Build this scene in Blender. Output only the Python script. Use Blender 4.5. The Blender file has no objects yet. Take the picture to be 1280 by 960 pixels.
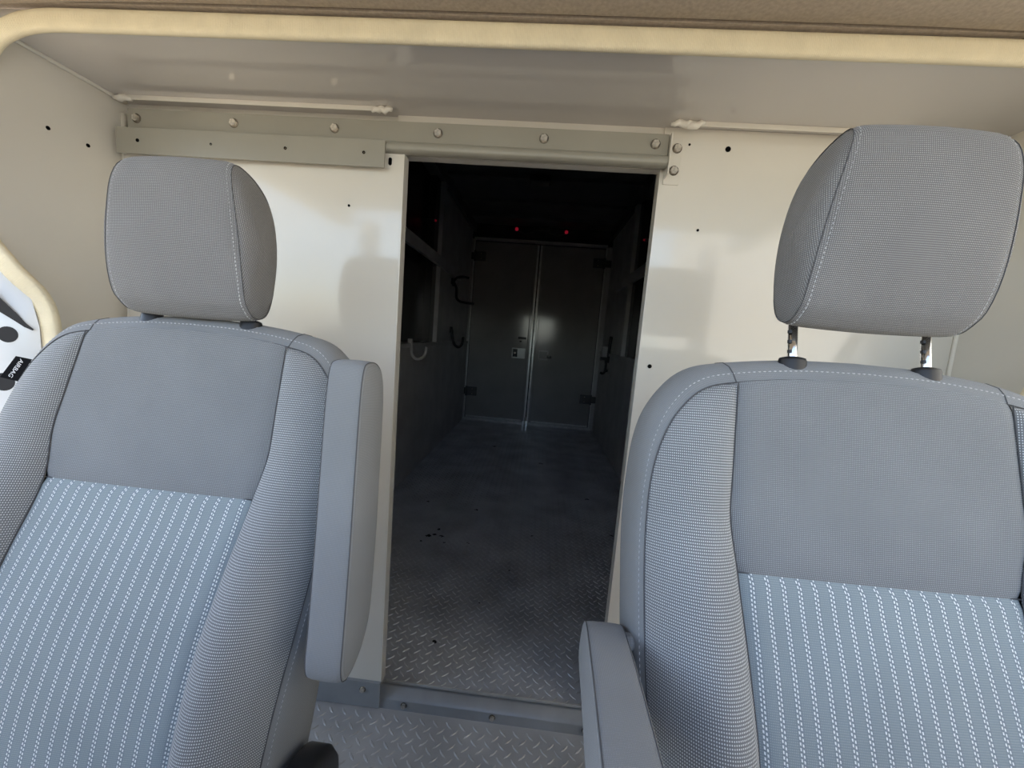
import bpy, math, random
import numpy as np
from mathutils import Vector, Matrix

random.seed(4)
S = bpy.context.scene
COL = S.collection
PI = math.pi
EYE = 1.106                     # lens height above the cab floor (metres)

# ------------------------------------------------------------------ camera
cam_d = bpy.data.cameras.new('camera')
cam = bpy.data.objects.new('camera', cam_d)
COL.objects.link(cam)
cam_d.sensor_fit = 'HORIZONTAL'
cam_d.sensor_width = 36.0
cam_d.lens = 501.0 / 1280.0 * 36.0
cam_d.clip_start = 0.01
yaw, pitch, roll = 0.06027, -0.1188, 0.0797
fw = Vector((-math.sin(yaw) * math.cos(pitch), math.cos(yaw) * math.cos(pitch), math.sin(pitch)))
r0 = Vector((math.cos(yaw), math.sin(yaw), 0))
u0 = r0.cross(fw)
rt = r0 * math.cos(roll) + u0 * math.sin(roll)
up = -r0 * math.sin(roll) + u0 * math.cos(roll)
M = Matrix((rt, up, -fw)).transposed().to_4x4()
M.translation = Vector((0, 0, EYE))
cam.matrix_world = M
S.camera = cam

# ------------------------------------------------------------------ sky, sun, exposure
w = bpy.data.worlds.new('world')
S.world = w
w.use_nodes = True
nt = w.node_tree
nt.nodes.clear()
sky = nt.nodes.new('ShaderNodeTexSky')
sky.sky_type = 'NISHITA'
sky.sun_disc = False
sky.sun_elevation = math.radians(48)
sky.sun_rotation = math.radians(-26)
sky.air_density = 1.0
sky.dust_density = 1.6
bg = nt.nodes.new('ShaderNodeBackground')
bg.inputs['Strength'].default_value = 0.30
wo = nt.nodes.new('ShaderNodeOutputWorld')
hs = nt.nodes.new('ShaderNodeHueSaturation')     # thin bright haze: a paler blue sky
hs.inputs['Saturation'].default_value = 0.80
nt.links.new(sky.outputs[0], hs.inputs['Color'])
nt.links.new(hs.outputs[0], bg.inputs[0])
nt.links.new(bg.outputs[0], wo.inputs[0])

sun_d = bpy.data.lights.new('sun', 'SUN')
sun_d.energy = 4.5
sun_d.color = (1.0, 0.93, 0.82)
sun_d.angle = math.radians(0.6)
sun = bpy.data.objects.new('sun', sun_d)
COL.objects.link(sun)
# the sun stands high behind the truck, so the cab itself sees only sky, sunlit ground and the added wall
sdir = Vector((0.30, -0.62, -0.72)).normalized()
sun.rotation_euler = sdir.to_track_quat('-Z', 'Y').to_euler()

S.view_settings.view_transform = 'Standard'
S.view_settings.look = 'None'
S.view_settings.gamma = 1.0
S.view_settings.use_curve_mapping = False
S.view_settings.exposure = 1.28
S.cycles.max_bounces = 10
S.cycles.diffuse_bounces = 6
S.cycles.glossy_bounces = 5
S.cycles.caustics_reflective = False
S.cycles.caustics_refractive = False
S.cycles.sample_clamp_indirect = 6.0

# ------------------------------------------------------------------ materials
def mat(name, col, rough=0.5, metal=0.0, spec=0.5, coat=0.0, bump=None, mottle=None, emit=None):
    m = bpy.data.materials.new(name)
    m.use_nodes = True
    t = m.node_tree
    b = t.nodes['Principled BSDF']
    b.inputs['Base Color'].default_value = (*col, 1)
    b.inputs['Roughness'].default_value = rough
    b.inputs['Metallic'].default_value = metal
    b.inputs['Specular IOR Level'].default_value = spec
    b.inputs['Coat Weight'].default_value = coat
    b.inputs['Coat Roughness'].default_value = 0.06
    tc = t.nodes.new('ShaderNodeTexCoord')
    if mottle:                                   # (scale, amount, detail)
        n = t.nodes.new('ShaderNodeTexNoise')
        n.inputs['Scale'].default_value = mottle[0]
        n.inputs['Detail'].default_value = 5
        t.links.new(tc.outputs['Object'], n.inputs['Vector'])
        mr = t.nodes.new('ShaderNodeMapRange')
        mr.inputs[1].default_value = 0.3
        mr.inputs[2].default_value = 0.7
        mr.inputs[3].default_value = 1 - mottle[1]
        mr.inputs[4].default_value = 1 + mottle[1]
        t.links.new(n.outputs[0], mr.inputs[0])
        mx = t.nodes.new('ShaderNodeMix')
        mx.data_type = 'RGBA'
        mx.blend_type = 'MULTIPLY'
        mx.inputs[0].default_value = 1
        mx.inputs[6].default_value = (*col, 1)
        t.links.new(mr.outputs[0], mx.inputs[7])
        t.links.new(mx.outputs[2], b.inputs['Base Color'])
    if bump:                                     # (scale, strength, distance)
        n = t.nodes.new('ShaderNodeTexNoise')
        n.inputs['Scale'].default_value = bump[0]
        n.inputs['Detail'].default_value = 3
        t.links.new(tc.outputs['Object'], n.inputs['Vector'])
        bp = t.nodes.new('ShaderNodeBump')
        bp.inputs['Strength'].default_value = bump[1]
        bp.inputs['Distance'].default_value = bump[2]
        t.links.new(n.outputs[0], bp.inputs['Height'])
        t.links.new(bp.outputs[0], b.inputs['Normal'])
    if emit:
        b.inputs['Emission Color'].default_value = (*emit[0], 1)
        b.inputs['Emission Strength'].default_value = emit[1]
    return m


class NG:
    """tiny expression helper for shader math"""
    def __init__(s, t): s.t = t
    def m(s, op, a, b=None, c=None):
        n = s.t.nodes.new('ShaderNodeMath')
        n.operation = op
        for i, v in enumerate((a, b, c)):
            if v is None: continue
            if isinstance(v, (int, float)): n.inputs[i].default_value = v
            else: s.t.links.new(v, n.inputs[i])
        return n.outputs[0]
    def mix(s, f, a, b):
        n = s.t.nodes.new('ShaderNodeMix')
        n.data_type = 'RGBA'
        if isinstance(f, (int, float)): n.inputs[0].default_value = f
        else: s.t.links.new(f, n.inputs[0])
        for i, v in ((6, a), (7, b)):
            if isinstance(v, tuple): n.inputs[i].default_value = (*v, 1)
            else: s.t.links.new(v, n.inputs[i])
        return n.outputs[2]


def fabric(name, dark, light, pu, pv, thr=0.1, stripes=None, bumpd=0.0006, rough=0.95):
    """woven cloth: light yarn crossings on a darker ground, UV in metres"""
    m = bpy.data.materials.new(name)
    m.use_nodes = True
    t = m.node_tree
    b = t.nodes['Principled BSDF']
    b.inputs['Roughness'].default_value = rough
    b.inputs['Specular IOR Level'].default_value = 0.15
    b.inputs['Sheen Weight'].default_value = 0.15
    b.inputs['Sheen Roughness'].default_value = 0.5
    g = NG(t)
    uv = t.nodes.new('ShaderNodeUVMap')
    sp = t.nodes.new('ShaderNodeSeparateXYZ')
    t.links.new(uv.outputs[0], sp.inputs[0])
    u, v = sp.outputs[0], sp.outputs[1]
    cu = g.m('MULTIPLY_ADD', g.m('COSINE', g.m('MULTIPLY', u, 2 * PI / pu)), 0.5, 0.5)
    row = g.m('MULTIPLY', v, 2 * PI / pv)
    cv = g.m('MULTIPLY_ADD', g.m('COSINE', row), 0.5, 0.5)
    h = g.m('MULTIPLY', cu, cv)
    mr = t.nodes.new('ShaderNodeMapRange')
    mr.interpolation_type = 'SMOOTHSTEP'
    mr.inputs[1].default_value = 0.5 - 0.35 + thr
    mr.inputs[2].default_value = 0.5 + 0.35 + thr
    t.links.new(h, mr.inputs[0])
    nz = t.nodes.new('ShaderNodeTexNoise')
    nz.inputs['Scale'].default_value = 420
    nz.inputs['Detail'].default_value = 2
    t.links.new(uv.outputs[0], nz.inputs['Vector'])
    nb = t.nodes.new('ShaderNodeTexNoise')
    nb.inputs['Scale'].default_value = 9
    nb.inputs['Detail'].default_value = 3
    t.links.new(uv.outputs[0], nb.inputs['Vector'])
    f = g.m('MULTIPLY', mr.outputs[0], g.m('MULTIPLY_ADD', nz.outputs[0], 1.0, 0.5))
    col = g.mix(f, dark, light)
    hh = h
    if stripes:
        per, white = stripes
        ph = g.m('FRACT', g.m('DIVIDE', g.m('ADD', u, 10.0), per))
        def rowmask(c, hw, off):
            d = g.m('ABSOLUTE', g.m('SUBTRACT', ph, c))
            inr = g.m('LESS_THAN', d, hw)
            sl = g.m('MULTIPLY', g.m('SUBTRACT', ph, c), 1.0)
            dash = g.m('FRACT', g.m('ADD', g.m('DIVIDE', g.m('ADD', v, 10.0), 0.0050), g.m('ADD', sl, off)))
            return g.m('MULTIPLY', inr, g.m('LESS_THAN', dash, 0.56))
        k = g.m('MAXIMUM', rowmask(0.40, 0.042, 0.0), rowmask(0.56, 0.042, 0.3))
        band = g.m('LESS_THAN', g.m('ABSOLUTE', g.m('SUBTRACT', ph, 0.48)), 0.20)
        col = g.mix(g.m('MULTIPLY', band, 0.30), col, (0.16, 0.19, 0.23))
        col = g.mix(k, col, white)
        hh = g.m('ADD', h, g.m('MULTIPLY', k, 1.2))
    var = g.mix(1.0, (1, 1, 1), (1, 1, 1))
    mul = t.nodes.new('ShaderNodeMix')
    mul.data_type = 'RGBA'
    mul.blend_type = 'MULTIPLY'
    mul.inputs[0].default_value = 1
    t.links.new(col, mul.inputs[6])
    t.links.new(g.m('MULTIPLY_ADD', nb.outputs[0], 0.24, 0.88), mul.inputs[7])
    t.links.new(mul.outputs[2], b.inputs['Base Color'])
    bp = t.nodes.new('ShaderNodeBump')
    bp.inputs['Strength'].default_value = 0.5
    bp.inputs['Distance'].default_value = bumpd
    t.links.new(hh, bp.inputs['Height'])
    t.links.new(bp.outputs[0], b.inputs['Normal'])
    return m


WHITE = mat('white_gloss_paint', (0.69, 0.66, 0.595), 0.12, coat=0.5, bump=(5.0, 0.06, 0.010), mottle=(3, 0.03))
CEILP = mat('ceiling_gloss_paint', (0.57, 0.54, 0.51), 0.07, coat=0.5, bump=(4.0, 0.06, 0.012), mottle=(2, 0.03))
RAILG = mat('grey_painted_steel', (0.30, 0.285, 0.24), 0.35, bump=(40, 0.05, 0.002), mottle=(6, 0.05))
SILLG = mat('sill_grey_aluminium', (0.33, 0.35, 0.37), 0.42, metal=0.35, mottle=(9, 0.14), bump=(30, 0.08, 0.003))
PLATE = mat('painted_tread_plate', (0.46, 0.465, 0.47), 0.34, metal=0.05, mottle=(7, 0.16), bump=(60, 0.08, 0.002))
CPLATE = mat('cargo_tread_plate', (0.58, 0.585, 0.595), 0.32, metal=0.05, mottle=(5, 0.22), bump=(60, 0.08, 0.002))
ZINC = mat('zinc_bolt', (0.24, 0.215, 0.185), 0.22, metal=0.9, mottle=(120, 0.3))
BHEAD = mat('bright_bolt_head', (0.66, 0.62, 0.55), 0.30, metal=0.85, mottle=(150, 0.3))
CHROME = mat('chrome', (0.82, 0.82, 0.82), 0.10, metal=1.0)
BLACK = mat('black_plastic', (0.018, 0.018, 0.020), 0.42, bump=(300, 0.1, 0.001))
HOLE = mat('drilled_hole_black', (0.004, 0.004, 0.004), 0.95, spec=0.05)
CAULK = mat('white_caulk', (0.76, 0.73, 0.66), 0.4, bump=(90, 0.5, 0.004))
TRIM = mat('cream_edge_trim', (0.80, 0.71, 0.51), 0.8, bump=(260, 0.35, 0.001), mottle=(25, 0.06))
HEADL = mat('taupe_headliner', (0.43, 0.365, 0.295), 0.97, bump=(700, 0.4, 0.0010), mottle=(160, 0.12))
PILLAR = mat('white_body_paint', (0.74, 0.77, 0.80), 0.22, coat=0.3, mottle=(4, 0.03))
CARGOW = mat('cargo_wall_grey', (0.60, 0.59, 0.57), 0.45, mottle=(5, 0.12))
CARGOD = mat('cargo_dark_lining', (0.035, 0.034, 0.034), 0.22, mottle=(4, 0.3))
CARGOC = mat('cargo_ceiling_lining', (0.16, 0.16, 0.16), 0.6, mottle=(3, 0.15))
DOORP = mat('rear_door_grey_paint', (0.44, 0.425, 0.40), 0.13, coat=0.3, bump=(3.0, 0.10, 0.02), mottle=(4, 0.08))
ALU = mat('aluminium_extrusion', (0.82, 0.82, 0.79), 0.32, metal=0.45, mottle=(20, 0.1))
RED = mat('red_marker_lens', (0.5, 0.01, 0.02), 0.3, emit=((1.0, 0.03, 0.08), 0.06))
DASH = mat('dash_grey_plastic', (0.16, 0.16, 0.165), 0.7)
DOORC = mat('door_card_grey', (0.36, 0.36, 0.36), 0.7)
GROUND = mat('sunlit_concrete_ground', (0.34, 0.29, 0.205), 0.9, mottle=(0.6, 0.15))
BOUNCE = mat('bounce_wall_paint', (0.80, 0.765, 0.68), 0.8, mottle=(0.5, 0.06))  # pale paint of the added light-bouncing wall
HINGEM = mat('dark_hinge_steel', (0.13, 0.13, 0.13), 0.35, metal=0.5)
LATCH = mat('bright_latch_plate', (0.86, 0.86, 0.82), 0.35, metal=0.2)
TAGW = mat('tag_white_print', (0.75, 0.75, 0.75), 0.8)
THREAD = mat('grey_thread', (0.52, 0.52, 0.53), 0.9)
HOOKW = mat('white_coated_hook', (0.62, 0.62, 0.60), 0.4)
SCUFF = mat('black_scuff', (0.012, 0.012, 0.012), 0.8)

F_BOL = fabric('bolster_weave', (0.185, 0.193, 0.199), (0.70, 0.715, 0.725), 0.0026, 0.0034, 0.02)
F_UP = fabric('upper_panel_weave', (0.190, 0.199, 0.206), (0.42, 0.435, 0.45), 0.0022, 0.0024, 0.02)
F_CAP = fabric('plain_cloth', (0.240, 0.248, 0.254), (0.325, 0.335, 0.343), 0.0016, 0.0016, 0.0)
F_HEAD = fabric('headrest_weave', (0.165, 0.163, 0.162), (0.47, 0.463, 0.457), 0.0022, 0.0024, 0.02)
F_INS = fabric('striped_insert', (0.275, 0.325, 0.345), (0.40, 0.455, 0.475), 0.0020, 0.0024, 0.02,
               stripes=(0.0188, (0.92, 0.95, 0.94)))

# ------------------------------------------------------------------ mesh helpers
def tag(o, label=None, cat=None, group=None, kind=None):
    if label: o['label'] = label
    if cat: o['category'] = cat
    if group: o['group'] = group
    if kind: o['kind'] = kind
    return o

def link(name, me, parent=None, loc=(0, 0, 0)):
    o = bpy.data.objects.new(name, me)
    COL.objects.link(o)
    o.location = loc
    if parent: o.parent = parent
    return o

def empty(name, loc, rz=0.0):
    o = bpy.data.objects.new(name, None)
    o.empty_display_size = 0.1
    COL.objects.link(o)
    o.location = loc
    o.rotation_euler = (0, 0, rz)
    return o

class MB:
    """collects geometry for ONE mesh"""
    def __init__(s): s.v, s.f, s.uv = [], [], []
    def add(s, vs, fs, uvs=None):
        n = len(s.v)
        s.v += [tuple(p) for p in vs]
        s.f += [tuple(i + n for i in f) for f in fs]
        s.uv += [tuple(q) for q in uvs] if uvs is not None else [(p[0], p[2]) for p in vs]
        return s
    def box(s, x0, x1, y0, y1, z0, z1):
        vs = [(x, y, z) for z in (z0, z1) for y in (y0, y1) for x in (x0, x1)]
        return s.add(vs, [(0, 2, 3, 1), (4, 5, 7, 6), (0, 1, 5, 4), (2, 6, 7, 3), (0, 4, 6, 2), (1, 3, 7, 5)])
    def grid(s, P, UV=None, wrap=False):
        """P[i][j] -> faces"""
        n, m = len(P), len(P[0])
        vs = [p for r in P for p in r]
        fs = []
        for i in range(n - 1):
            for j in range(m - 1 if not wrap else m):
                k = (j + 1) % m
                fs.append((i * m + j, i * m + k, (i + 1) * m + k, (i + 1) * m + j))
        return s.add(vs, fs, [q for r in UV for q in r] if UV is not None else None)
    def tube(s, pts, r, n=10, cap=True, flat=None):
        pts = [Vector(p) for p in pts]
        rings = []
        prev = None
        for i, p in enumerate(pts):
            t = (pts[min(i + 1, len(pts) - 1)] - pts[max(i - 1, 0)]).normalized()
            if prev is None:
                a = Vector((0, 0, 1)) if abs(t.z) < 0.9 else Vector((1, 0, 0))
                a = (a - t * a.dot(t)).normalized()
            else:
                a = (prev - t * prev.dot(t)).normalized()
            prev = a
            b = t.cross(a)
            rr = r if not callable(r) else r(i / (len(pts) - 1))
            rings.append([p + (a * math.cos(2 * PI * k / n) + b * math.sin(2 * PI * k / n)) * rr for k in range(n)])
        s.grid(rings, [[(k * r0_, i * 0.01) for k, r0_ in enumerate([0.004] * n)] for i in range(len(pts))], wrap=True)
        if cap:
            m = len(s.v)
            s.f.append(tuple(range(m - n, m)))
            s.f.append(tuple(reversed(range(m - n * len(pts), m - n * len(pts) + n))))
        return s
    def cyl(s, c, axis, r, h, n=12):
        c = Vector(c)
        ax = Vector(axis).normalized()
        return s.tube([c, c + ax * h], r, n)
    def mesh(s, name, m, smooth=False, bevel=0.0):
        me = bpy.data.meshes.new(name)
        me.from_pydata(s.v, [], s.f)
        ul = me.uv_layers.new(name='UVMap')
        for l in me.loops:
            ul.data[l.index].uv = s.uv[l.vertex_index]
        me.materials.append(m)
        if smooth:
            me.shade_smooth()
        me.update()
        return me
    def build(s, name, m, parent=None, smooth=False, bevel=0.0, loc=(0, 0, 0), seg=2, subsurf=0, solid=0, auto=None):
        me = s.mesh(name, m, smooth)
        o = link(name, me, parent, loc)
        if solid:
            md = o.modifiers.new('solid', 'SOLIDIFY')
            md.thickness = solid
        if bevel:
            md = o.modifiers.new('bevel', 'BEVEL')
            md.width = bevel
            md.segments = seg
            md.limit_method = 'ANGLE'
            md.angle_limit = math.radians(40)
            me.shade_smooth()
            wn = o.modifiers.new('wn', 'WEIGHTED_NORMAL')
            wn.keep_sharp = True
        if subsurf:
            md = o.modifiers.new('sub', 'SUBSURF')
            md.levels = md.render_levels = subsurf
        return o

def bx(name, m, parent, x0, x1, y0, y1, z0, z1, bevel=0.0):
    return MB().box(x0, x1, y0, y1, z0, z1).build(name, m, parent, bevel=bevel)

def catmull(pts, n):
    pts = [np.array(p, float) for p in pts]
    P = [2 * pts[0] - pts[1]] + pts + [2 * pts[-1] - pts[-2]]
    out = []
    for i in range(1, len(P) - 2):
        for k in range(n):
            t = k / n
            a, b, c, d = P[i - 1:i + 3]
            out.append(0.5 * (2 * b + (c - a) * t + (2 * a - 5 * b + 4 * c - d) * t * t + (3 * b - a - 3 * c + d) * t ** 3))
    out.append(pts[-1])
    return out

def hexbolt_mesh(r=0.0075):
    mb = MB()
    mb.cyl((0, 0, 0), (0, -1, 0), r * 1.30, 0.0016, 16)
    mb.cyl((0, -0.0016, 0), (0, -1, 0), r, 0.0050, 6)
    mb.cyl((0, -0.0060, 0), (0, -1, 0), r * 0.55, 0.0012, 10)
    me = mb.mesh('bolt', ZINC)
    me.materials.append(BHEAD)
    for p in me.polygons:
        if min(p.vertices) >= 32: p.material_index = 1
    return me
BOLT = hexbolt_mesh(0.0088)
SMALLBOLT = hexbolt_mesh(0.0070)
def bolt(parent, x, y, z, me=None, rot=0.0):
    o = link('bolt', me or BOLT, parent, (x, y, z))
    o.rotation_euler = (0, rot, 0)
    return o
HOLEM = {}
def hole(parent, x, y, z, r, axis=(0, -1, 0)):
    key = (round(r, 4), axis)
    if key not in HOLEM:
        HOLEM[key] = MB().cyl((0, 0, 0), axis, r, 0.0012, 14).mesh('drill_hole', HOLE)
    return link('drill_hole', HOLEM[key], parent, (x, y, z))

# ------------------------------------------------------------------ dimensions
XC = -0.067                      # centre line of the truck
XL, XR = -1.134, 1.000           # cab extension side walls
YB = 1.05                        # bulkhead face
ZC = 1.632                       # extension ceiling
OL, OR = -0.373, 0.255           # doorway
CL, CR = -0.885, 0.738           # cargo side wall faces
YR = 4.90                        # rear doors
CZ = 2.40                        # cargo ceiling
CF = 0.025                       # cargo floor

# ------------------------------------------------------------------ outside ground
g = MB().box(-60, 60, -60, 60, -0.95, -0.75).build('ground', GROUND)
tag(g, kind='structure')

# unseen pale wall, added off the driver side to bounce sunlight onto that seat
fb = empty('added_bounce_wall', (5.0, -3.0, -0.75))
tag(fb, 'unseen pale wall added beside the truck to bounce light', kind='structure')
MB().box(0, 6, -12, 8, 0, 6.0).build('wall', BOUNCE, fb)
MB().box(-.15, 6.15, -12.15, 8.15, 6.0, 6.25).build('bounce_wall_cap', ALU, fb)

# ------------------------------------------------------------------ tread plate
def lugs(x0, x1, y0, y1, z, pitch, skip=None):
    mb = MB()
    L, W, H = 0.0145, 0.0040, 0.0024
    base = [(-1, 0), (-0.45, 0.85), (0.45, 0.85), (1, 0), (0.45, -0.85), (-0.45, -0.85)]
    dq = pitch / math.sqrt(2)                     # grid turned by 45 degrees
    n = int(((x1 - x0) + (y1 - y0)) / pitch) + 6
    for i in range(-n, n):
        for j in range(-n, n):
            cx, cy = x0 + (i - j) * dq, y0 + (i + j) * dq
            if not (x0 + .014 < cx < x1 - .014 and y0 + .014 < cy < y1 - .014): continue
            a = PI / 4 if (i + j) % 2 else -PI / 4
            ca, sa = math.cos(a), math.sin(a)
            vs = []
            for k, s_, hz in ((1, base, 0.0), (0.62, base, H)):
                for p, q in s_:
                    px, py = p * L * k, q * W * (k if hz == 0 else 0.5)
                    vs.append((cx + ca * px - sa * py, cy + sa * px + ca * py, z + hz))
            fs = [(t, (t + 1) % 6, 6 + (t + 1) % 6, 6 + t)[::-1] for t in range(6)] + [tuple(range(11, 5, -1))]
            mb.add(vs, fs)
    return mb

floor = bx('floor', PLATE, None, XL - 0.05, XR + 0.05, -0.9, YB + 0.02, -0.06, 0.0)
tag(floor, 'grey painted tread plate floor of the cab', kind='structure')
o = lugs(-0.62, 0.42, 0.62, 1.022, 0.0, 0.0270).build('tread_lugs', PLATE, floor)
tag(o, kind='stuff')
cfloor = bx('floor_cargo', CPLATE, None, CL - 0.12, CR + 0.12, YB + 0.02, YR + 0.12, -0.06, CF)
tag(cfloor, 'worn tread plate floor of the cargo box', kind='structure')
o = lugs(CL + 0.01, CR - 0.01, YB + 0.035, YR - 0.05, CF, 0.0270).build('tread_lugs', CPLATE, cfloor)
tag(o, kind='stuff')
# black scuffs and paint chips on the cargo floor
sc = MB()
for (cx, cy, r) in [(-0.275, 1.27, .007), (-.50, 1.98, .014), (-.47, 2.0, .009), (-.43, 1.99, .010), (-.46, 2.06, .008), (-.40, 1.93, .006),
                    (-.52, 1.92, .006), (-.28, 1.95, .006), (-.30, 2.35, .009), (.05, 2.1, .006), (.42, 2.7, .010), (.1, 3.4, .014), (-.35, 3.8, .016), (-.05, 1.75, .004),
                    (-.15, 1.5, .004), (-.62, 2.4, .008), (.5, 2.2, .008)]:
    n = 9
    vs = [(cx + r * (0.6 + random.random() * .8) * math.cos(2 * PI * k / n) * 1.2, cy + r * (0.6 + random.random() * .8) * math.sin(2 * PI * k / n), CF + 0.0004) for k in range(n)]
    vs += [(x, y, CF + 0.0009) for x, y, z in vs]
    sc.add(vs, [tuple(range(n, 2 * n))] + [(k, (k + 1) % n, n + (k + 1) % n, n + k) for k in range(n)])
tag(sc.build('scuff_marks', SCUFF, cfloor), kind='stuff')

# ------------------------------------------------------------------ cab extension shell
wl = bx('wall_left', WHITE, None, XL - 0.03, XL, 0.77, YB + 0.04, 0, ZC + 0.03)
tag(wl, 'glossy white side panel beside the passenger seat', kind='structure')
for (y, z) in ((0.880, 1.484), (0.960, 1.483)): hole(wl, XL, y, z, 0.0042, (1, 0, 0))
MB().tube([(XL + .001, YB - .004, z) for z in np.linspace(0.02, 1.60, 12)], 0.006, 8).build('caulk_bead', CAULK, wl, smooth=True)
wr = bx('wall_right', WHITE, None, XR, XR + 0.03, 0.80, YB + 0.04, 0, ZC + 0.03)
tag(wr, 'glossy white side panel beside the driver seat', kind='structure')
MB().tube([(XR - .001, YB - .004, z) for z in np.linspace(0.02, 1.60, 12)], 0.005, 8).build('caulk_bead', CAULK, wr, smooth=True)
ce = bx('ceiling', CEILP, None, XL - 0.03, XR + 0.03, 0.792, YB + 0.04, ZC, ZC + 0.03)
tag(ce, 'shiny white roof panel between headliner and bulkhead', kind='structure')
MB().tube([(XL + .004, y, ZC - .002) for y in np.linspace(0.80, YB, 10)], 0.005, 8).build('caulk_bead', CAULK, ce, smooth=True)
# flange lips with lumpy caulk ends
for (x0, x1, ends) in ((XL + 0.02, -0.405, (XL + 0.03, -0.43)), (0.268, XR - 0.01, (0.285, 0.31))):
    bx('flange_lip', WHITE, ce, x0, x1, YB - 0.034, YB - 0.030, ZC - 0.011, ZC, bevel=0.001)
    for xe in ends:
        pts = [(xe + t * 0.05 - .025, YB - 0.032 + random.uniform(-.003, .003), ZC - 0.008 + random.uniform(-.004, .004)) for t in np.linspace(0, 1, 7)]
        MB().tube(pts, lambda t: 0.004 + 0.004 * math.sin(PI * t), 8).build('caulk_blob', CAULK, ce, smooth=True)

# bulkhead, with the doorway left open
bk = empty('wall_back', (0, 0, 0))
tag(bk, 'glossy white steel bulkhead behind the seats', kind='structure')
bx('left_sheet', WHITE, bk, XL, OL - 0.02, YB + 0.012, YB + 0.03, 0, ZC)
rs = bx('right_sheet', WHITE, bk, OR, XR, YB, YB + 0.004, 0.0, ZC, bevel=0.0012)
bx('jamb_flange', WHITE, bk, OR, OR + 0.004, YB + 0.002, YB + 0.034, 0.0, ZC, bevel=0.001)
bx('header_sheet', WHITE, bk, OL - 0.03, OR + 0.01, YB + 0.004, YB + 0.03, 1.535, ZC)
bx('box_front_panel', CARGOC, bk, CL - .2, OL - 0.021, YB + 0.031, YB + 0.045, 0, CZ + .1)
bx('box_front_panel', CARGOC, bk, OR + 0.006, CR + .4, YB + 0.035, YB + 0.045, 0, CZ + .1)
bx('box_front_panel', CARGOC, bk, OL - 0.021, OR + 0.006, YB + 0.031, YB + 0.045, 1.56, CZ + .1)
for (x, z, r) in ((0.408, 1.589, 0.0064), (0.317, 1.595, 0.0027), (0.362, 1.399, 0.0032), (0.286, 1.057, 0.0052)):
    hole(bk, x, YB, z, r)

# ------------------------------------------------------------------ sliding door, parked left of the doorway
dr = empty('door_1', (-0.74, YB, 0.0))
tag(dr, 'white sliding bulkhead door slid open behind the passenger seat', kind='structure')
def loc_door(mb): 
    mb.v = [(x + 0.74, y - YB, z) for x, y, z in mb.v]
    return mb
loc_door(MB().box(-1.115, OL, YB - 0.022, YB + 0.006, 0.075, 1.532)).build('door_panel', WHITE, dr, bevel=0.002)
loc_door(MB().box(OL - 0.004, OL + 0.001, YB - 0.023, YB + 0.010, 0.075, 1.532)).build('edge_strip', WHITE, dr, bevel=0.001)
hole(dr, -0.510 + 0.74, -0.022, 1.400, 0.0032)
# slotted hole near the top corner
sl = MB()
n = 8
pts = [(-0.408 + .74 + 0.0042 * math.cos(a), -0.0232, 1.511 + 0.005 + 0.0042 * math.sin(a)) for a in np.linspace(0, PI, n)] + \
      [(-0.408 + .74 + 0.0042 * math.cos(a), -0.0232, 1.511 - 0.005 + 0.0042 * math.sin(a)) for a in np.linspace(PI, 2 * PI, n)]
sl.add(pts + [(x, -0.0215, z) for x, y, z in pts], [tuple(range(2 * n))] + [(k, (k + 1) % (2 * n), 2 * n + (k + 1) % (2 * n), 2 * n + k) for k in range(2 * n)])
sl.build('slot_hole', HOLE, dr)

# track above the doorway
rl = empty('sliding_door_track', (-0.42, YB, 1.53))
tag(rl, 'grey steel door track bolted above the bulkhead doorway', 'track')
def rel(mb, b):
    mb.v = [(x - b.location.x, y - b.location.y, z - b.location.z) for x, y, z in mb.v]
    return mb
rel(MB().box(-1.098, 0.262, YB - 0.026, YB - 0.018, 1.554, 1.604), rl).build('back_plate', RAILG, rl, bevel=0.0015)
prof = [(YB - 0.018 + 0.0, 1.556), (YB - 0.028, 1.556), (YB - 0.036, 1.551), (YB - 0.039, 1.543), (YB - 0.037, 1.535), (YB - 0.030, 1.530), (YB - 0.018, 1.529)]
mbp = MB()
mbp.grid([[(x, y, z) for (y, z) in prof] for x in (-0.43, 0.262)])
mbp.f += [tuple(range(7)), tuple(range(13, 6, -1))]
rel(mbp, rl).build('roller_channel', RAILG, rl, smooth=False, bevel=0.002)
for i, x in enumerate((-1.072, -0.812, -0.550, -0.290, -0.032, 0.231)):
    bolt(rl, x - rl.location.x, -0.026, 1.580 - 1.53, rot=0.3 * i)
bb = empty('track_end_bracket', (0.28, YB, 1.50))
tag(bb, 'small bolted angle bracket closing the right end of the door track', 'bracket')
rel(MB().box(0.264, 0.301, YB - 0.004, YB + 0.0005, 1.500, 1.606), bb).build('bracket_plate', WHITE, bb, bevel=0.001)
rel(MB().box(0.263, 0.2665, YB - 0.038, YB - 0.001, 1.512, 1.604), bb).build('bracket_flange', WHITE, bb, bevel=0.001)
bolt(bb, 0.288 - .28, -0.004, 1.583 - 1.50, rot=.2)
bolt(bb, 0.286 - .28, -0.004, 1.532 - 1.50, rot=.5)
cv = empty('track_cover_plate', (-0.78, 1.0, 1.49))
tag(cv, 'long flat grey cover strip with small holes over the door hangers', 'cover plate')
rel(MB().box(-1.112, -0.414, 1.006, 1.010, 1.488, 1.551), cv).build('plate', RAILG, cv, bevel=0.001)
rel(MB().box(-1.112, -0.414, 1.0075, 1.0135, 1.547, 1.551), cv).build('top_return', RAILG, cv, bevel=0.001)
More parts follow.
